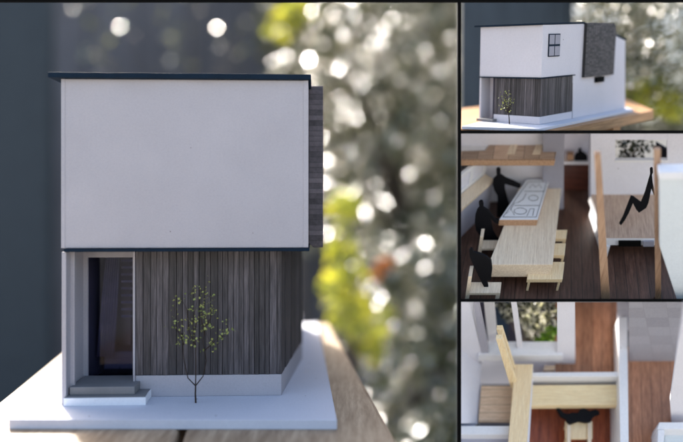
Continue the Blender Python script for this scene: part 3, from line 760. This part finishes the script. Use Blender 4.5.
# =====================================================================================
# ROOM MODEL SEEN FROM ABOVE (lower compartment)
# =====================================================================================
def q3(zx, zy): return (455+zx/2.996, 297+zy/2.993)
F3 = Frame(pt(*q3(350,260), 8.1), (1,0,0), (264,700,1100), (-120,-700,520), compartment(460.3,301.6,500))
def f3_(zx, zy, h=0.0): return F3.F(*q3(zx, zy), h)
def w3(zx, zy, v): return F3.W(*q3(zx, zy), v)
def P3(pts, h): return [f3_(x, y, h) for x, y in pts]
def O3(zx, zy, h=0.0): return tuple(F3((*f3_(zx, zy, h), h)))
room3 = thing('room_model', O3(350,260,-.3), 'roofless upper floor model seen from above in the bottom compartment', 'room model')
lo = -.30
MB(F3).slab(P3([(300,250),(506,250),(506,-40),(300,-40)],0), -.03, 0, 0).build('floor', 'floor3', room3)
MB(F3).slab(P3([(200,520),(506,520),(506,240),(200,240)],lo), lo-.03, lo, 0).build('floor', 'floor3r', room3)
MB(F3).slab(P3([(507,540),(700,540),(700,150),(507,150)],-.02), -.05, -.02, 0).build('floor', 'floor3', room3)
# grey tiled wall
vt = f3_(580,190)[1]
tw_ = MB(F3); tw_.upright([w3(521,196,vt), w3(700,196,vt), w3(700,-80,vt), w3(521,-80,vt)], vt, vt+.04, .003)
v2 = f3_(500,58,.30)[1]+.02
tw_.upright([w3(486,100,v2), w3(524,100,v2), w3(524,-60,v2), w3(484,-60,v2)], v2, v2+.04, .003)
tw_.build('tiled_wall', 'grey_tiles', room3)
# spine wall
H = .30
MB(F3).slab(P3([(497,560),(522,560),(516,60),(489,60)],H), -.3, H, .005).build('spine_wall', 'white_b', room3)
# cross wall, beam, lower face
MB(F3).slab(P3([(231,238),(494,238),(493,224),(231,226)],H-.04), -.3, H-.04, .005).build('cross_wall', 'white_b', room3)
bm_ = thing('shelf_beam', O3(360,300), 'broad light wood beam lying across the roofless room', 'beam')
MB(F3).slab(P3([(222,325),(493,323),(493,262),(226,264)],.13), .02, .13, .006).build('top', 'lightwood_x', bm_)
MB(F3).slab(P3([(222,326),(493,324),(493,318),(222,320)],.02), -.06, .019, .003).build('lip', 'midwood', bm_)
pk = thing('timber_plank', O3(190,320), 'long light wood plank running towards the lens at the left of the beam', 'plank')
MB(F3).slab(P3([(157,470),(213,470),(234,201),(179,201)],.33), .2, .33, .006).build('board', 'lightwood', pk)
MB(F3).slab(P3([(213,470),(222,470),(236,215),(233,201)],.25), -.25, .19, .003).build('support', 'room', pk)
# window wall
vwn = f3_(220,200)[1]
wa = MB(F3)
def rect3(b, x0, x1, y0, y1, v, v1, bev=.003): b.upright([w3(x0,y1,v), w3(x1,y1,v), w3(x1,y0,v), w3(x0,y0,v)], v, v1, bev)
wa.upright([w3(306,176,vwn), w3(306,-60,vwn), w3(358,-60,vwn), w3(360,262,vwn), w3(318,262,vwn), w3(318,176,vwn)][::-1], vwn, vwn+.12, .003)
wa.upright([w3(70,262,vwn), w3(317,262,vwn), w3(317,192,vwn), w3(70,192,vwn)], vwn, vwn+.1, .003)
wa.upright([w3(-40,262,vwn), w3(69,262,vwn), w3(82,192,vwn), w3(46,-60,vwn), w3(-40,-60,vwn)], vwn, vwn+.1, .003)
wa.build('window_wall', 'room', room3)
sb = MB(F3); rect3(sb, 70, 322, 175, 191.5, vwn-.03, vwn+.14); sb.build('window_sill', 'white_b', room3)
mu = MB(F3); mu.upright([w3(190,178,vwn+.05), w3(206,178,vwn+.05), w3(176,-40,vwn+.05), w3(160,-40,vwn+.05)], vwn+.05, vwn+.08, .003); mu.build('mullion', 'room', room3)
mu = MB(F3); mu.upright([w3(82,176,vwn+.02), w3(104,176,vwn+.02), w3(60,-40,vwn+.02), w3(30,-40,vwn+.02)], vwn, vwn+.06, .003); mu.build('left_jamb', 'lilac', room3)
mu = MB(F3); mu.upright([w3(104,176,vwn+.25), w3(130,176,vwn+.25), w3(112,-40,vwn+.25), w3(80,-40,vwn+.25)], vwn+.25, vwn+.3, .003); mu.build('open_sash', 'white_b', room3)
# left wall
MB(F3).slab(P3([(-60,480),(68,378),(78,262),(-60,262)],0), -.02, .0, 0).build('left_landing', 'room', room3)
lw = MB(F3); hL = .42
lw.prism([(*f3_(70,378), 0), (*f3_(79,196), 0), (*f3_(-80,196), 0), (*f3_(-80,378), 0)], [(*f3_(12,378,hL), hL), (*f3_(14,60,hL), hL), (*f3_(-80,60,hL), hL), (*f3_(-80,378,hL), hL)], .003)
lw.build('left_wall', 'room', room3)
ds = thing('desk_board', O3(115,320), 'beige boarded desk top against the left wall below the window', 'desk')
MB(F3).slab(P3([(70,374),(172,374),(178,266),(79,266)],.06), .02, .06, .004).build('top', 'beige', ds)
MB(F3).slab(P3([(74,376),(172,376),(172,368),(74,368)],.02), -.2, .019, .003).build('front', 'greycard', ds)
bb = MB(F3).slab(P3([(264,222),(297,222),(300,208),(268,208)],.03), .0, .06, .004).build('small_block', 'beige'); tag(bb, 'small beige block behind the white cross wall', 'block')
# posts of light wood
def post3(x0, y0, x1, y1, w, v, label):
    o = MB(F3).upright([w3(x1-w/2*1.2,y1,v), w3(x1+w/2*1.2,y1,v), w3(x0+w/2,y0,v), w3(x0-w/2,y0,v)], v-.05, v, .006).build('timber_post', 'upright_light'); tag(o, label, 'post', 'leaning light wood posts')
post3(134, 84, 184, 250, 18, f3_(170,240)[1]+.02, 'leaning light wood post end farther from the lens')
post3(133, 112, 180, 262, 19, f3_(170,255)[1]-.08, 'leaning light wood post end nearer to the lens')
# near walls
MB(F3).slab(P3([(-40,412),(188,412),(188,386),(-40,386)],.2), -.3, .2, .006).build('near_wall', 'white_b', room3)
MB(F3).slab(P3([(176,520),(196,520),(192,386),(178,386)],.202), -.3, .2, .005).build('near_return', 'white_b', room3)
MB(F3).slab(P3([(-40,540),(176,540),(176,413),(-40,413)],.05), -.0, .05, 0).build('near_landing', 'lilac', room3)
MB(F3).slab(P3([(606,396),(720,396),(720,375),(612,375)],.3), -.1, .3, .006).build('near_wall', 'white_b', room3)
MB(F3).slab(P3([(604,520),(624,520),(628,397),(608,397)],.3), -.1, .3, .006).build('near_return', 'white_b', room3)
MB(F3).slab(P3([(625,540),(740,540),(740,397),(629,397)],.1), .05, .1, 0).build('near_landing', 'mintcard', room3)
rw = MB(F3)
rw.prism([(*f3_(645,312), 0), (*f3_(652,380), 0), (*f3_(760,380), 0), (*f3_(760,170), 0), (*f3_(662,190),0)],
         [(*f3_(700,60,.4), .4), (*f3_(700,60,.4) , .41), (*f3_(780,60,.4), .41), (*f3_(780,10,.4), .4), (*f3_(690,-10,.4), .4)][:5], .0)
rw.bm.free(); rw = MB(F3)
vr = f3_(700,375)[1]
rw.upright([w3(x,y,vr) for x,y in ((644,312),(650,400),(740,400),(740,20),(688,20),(664,168))], vr, vr+.05, .003)
rw.build('right_wall', 'room', room3)
# chair and figure on it
ch = thing('chair', O3(370,434,lo), 'light wood chair under the black figure on the red floor', 'chair')
hs = -.06
MB(F3).slab(P3([(330,425),(412,425),(412,372),(330,372)],hs), hs-.03, hs, .004).build('seat', 'lightwood', ch)
for x in (336, 398):
    MB(F3).slab(P3([(x,470),(x+11,470),(x+11,372),(x,372)],hs+.035), hs+.001, hs+.035, .004).build('armrest', 'palewood', ch)
for x, y in ((333,423),(402,423),(333,378),(402,378)):
    a = f3_(x, y, hs); MB(F3).box(a[0], a[0]+.03, a[1], a[1]+.03, lo+.001, hs-.031, .002).build('leg', 'lightwood', ch)
h9 = hs+.05
o = MB(F3).slab(P3([(299,323),(305,319),(312,321),(317,336),(326,346),(338,350),(350,345),(368,346),(374,336),(386,332),(396,336),(404,341),(420,336),(432,341),(434,350),(420,354),(412,362),(408,372),(392,375),(370,371),(345,380),(336,374),(332,364),(318,358),(308,342)],h9+.05), h9, h9+.05, .008).build('scale_figure', 'blackcard')
tag(o, 'black figure with raised arm seated on the chair over the red floor', 'figure', 'black scale figures')
# garden outside the window of this model
vg = vwn+.75
bk = MB(F3); rect3(bk, 60, 345, -10, 260, vg+1.2, vg+1.25); o = bk.build('garden_screen', 'dusk'); tag(o, 'dark screen behind the blossoms outside the big window', 'screen')
bk = MB(F3); rect3(bk, 92, 158, -120, 230, vg-.05, vg); o = bk.build('screen_panel', 'navy'); tag(o, 'dark navy panel outside the left of the big window', 'screen')
def c3(x, y, v): a = w3(x, y, v); return F3((a[0], v, a[1]))
bl_c = [c3(x, y, vg-random.uniform(.1,.35)) for x, y in
      ((150,40),(140,22),(165,30),(190,20),(215,25),(240,30),(262,20),(285,28),(300,45),(225,55),(250,60),(275,55),(215,85),(240,90),(262,82),(190,60),(180,45),(230,110),(255,105),(225,70),(295,70),(160,60))]
fo = F3((w3(220,260,vg)[0], vg-.1, w3(220,260,vg)[1]))
bush('blossom_shrub', 'pale blossoming shrub outside the big window of the lower room model', tuple(fo), bl_c, (.065,.065,.06), 900, .032, 'blossom', trunk_r=.02, elong=1.0, extra=(bl_c, (.085,.085,.07), 500, .035, 'leafk'), trim=F3.trim)
gr_c = [c3(x, y, vg-random.uniform(.2,.4)) for x, y in
      ((255,130),(275,120),(300,125),(240,150),(262,155),(285,150),(305,155),(250,175),(275,178),(300,180),(292,100),(310,105),(240,185))]
bush('green_shrub', 'small bright green shrub below the blossoms outside the big window', tuple(fo+np.array([.15,-.1,0])), gr_c, (.075,.06,.06), 900, .036, 'leafg', trunk_r=.02, elong=1.3, trim=F3.trim)

# =====================================================================================
# camera, light, sky
# =====================================================================================
cam = bpy.data.cameras.new('camera'); co = bpy.data.objects.new('camera', cam); C.objects.link(co)
co.location = (0, -7, 0); co.rotation_euler = (R(90), 0, 0)
cam.sensor_width = 36; cam.lens = F/683*36; cam.shift_y = (HZ-221)/683
cam.clip_start = .02; cam.clip_end = 1000
cam.dof.use_dof = True; cam.dof.focus_distance = 7.06*S; cam.dof.aperture_fstop = (cam.lens/1000)/(.235*S)
scene.camera = co
EL, AZ = R(34), R(-30)      # AZ clockwise from straight ahead
sun = bpy.data.lights.new('sun', 'SUN'); so = bpy.data.objects.new('sun', sun); C.objects.link(so)
sun.energy = 4.6; sun.angle = R(5); sun.color = (1, .95, .88)
d = Vector((math.sin(AZ)*math.cos(EL), math.cos(AZ)*math.cos(EL), math.sin(EL)))
so.rotation_euler = d.to_track_quat('Z', 'Y').to_euler(); so.location = (0, 0, 60)
w = bpy.data.worlds.new('World'); scene.world = w; w.use_nodes = True; nt = w.node_tree
sk = nt.nodes.new('ShaderNodeTexSky'); sk.sky_type = 'NISHITA'; sk.sun_disc = False
sk.sun_elevation = EL; sk.sun_rotation = AZ % (2*math.pi); sk.air_density = 1.0; sk.dust_density = 5; sk.ozone_density = 0
bg = nt.nodes['Background']; bg.inputs['Strength'].default_value = .15
nt.links.new(sk.outputs[0], bg.inputs['Color'])
scene.view_settings.view_transform = 'Standard'; scene.view_settings.look = 'None'
scene.view_settings.exposure = 1.6; scene.view_settings.gamma = 1
cy = scene.cycles; cy.use_denoising = True; cy.max_bounces = 8; cy.sample_clamp_indirect = 6; cy.use_adaptive_sampling = False
try: cy.denoiser = 'OPENIMAGEDENOISE'
except Exception: pass

# to real size
done = set()
for o in list(scene.objects):
    if '_o' in o.keys(): del o['_o']
    o.location = Vector(o.location)*S
    if o.type == 'MESH' and o.data.name not in done:
        done.add(o.data.name); n = len(o.data.vertices); a = np.empty(n*3, dtype=np.float32)
        o.data.vertices.foreach_get('co', a); o.data.vertices.foreach_set('co', a*S); o.data.update()
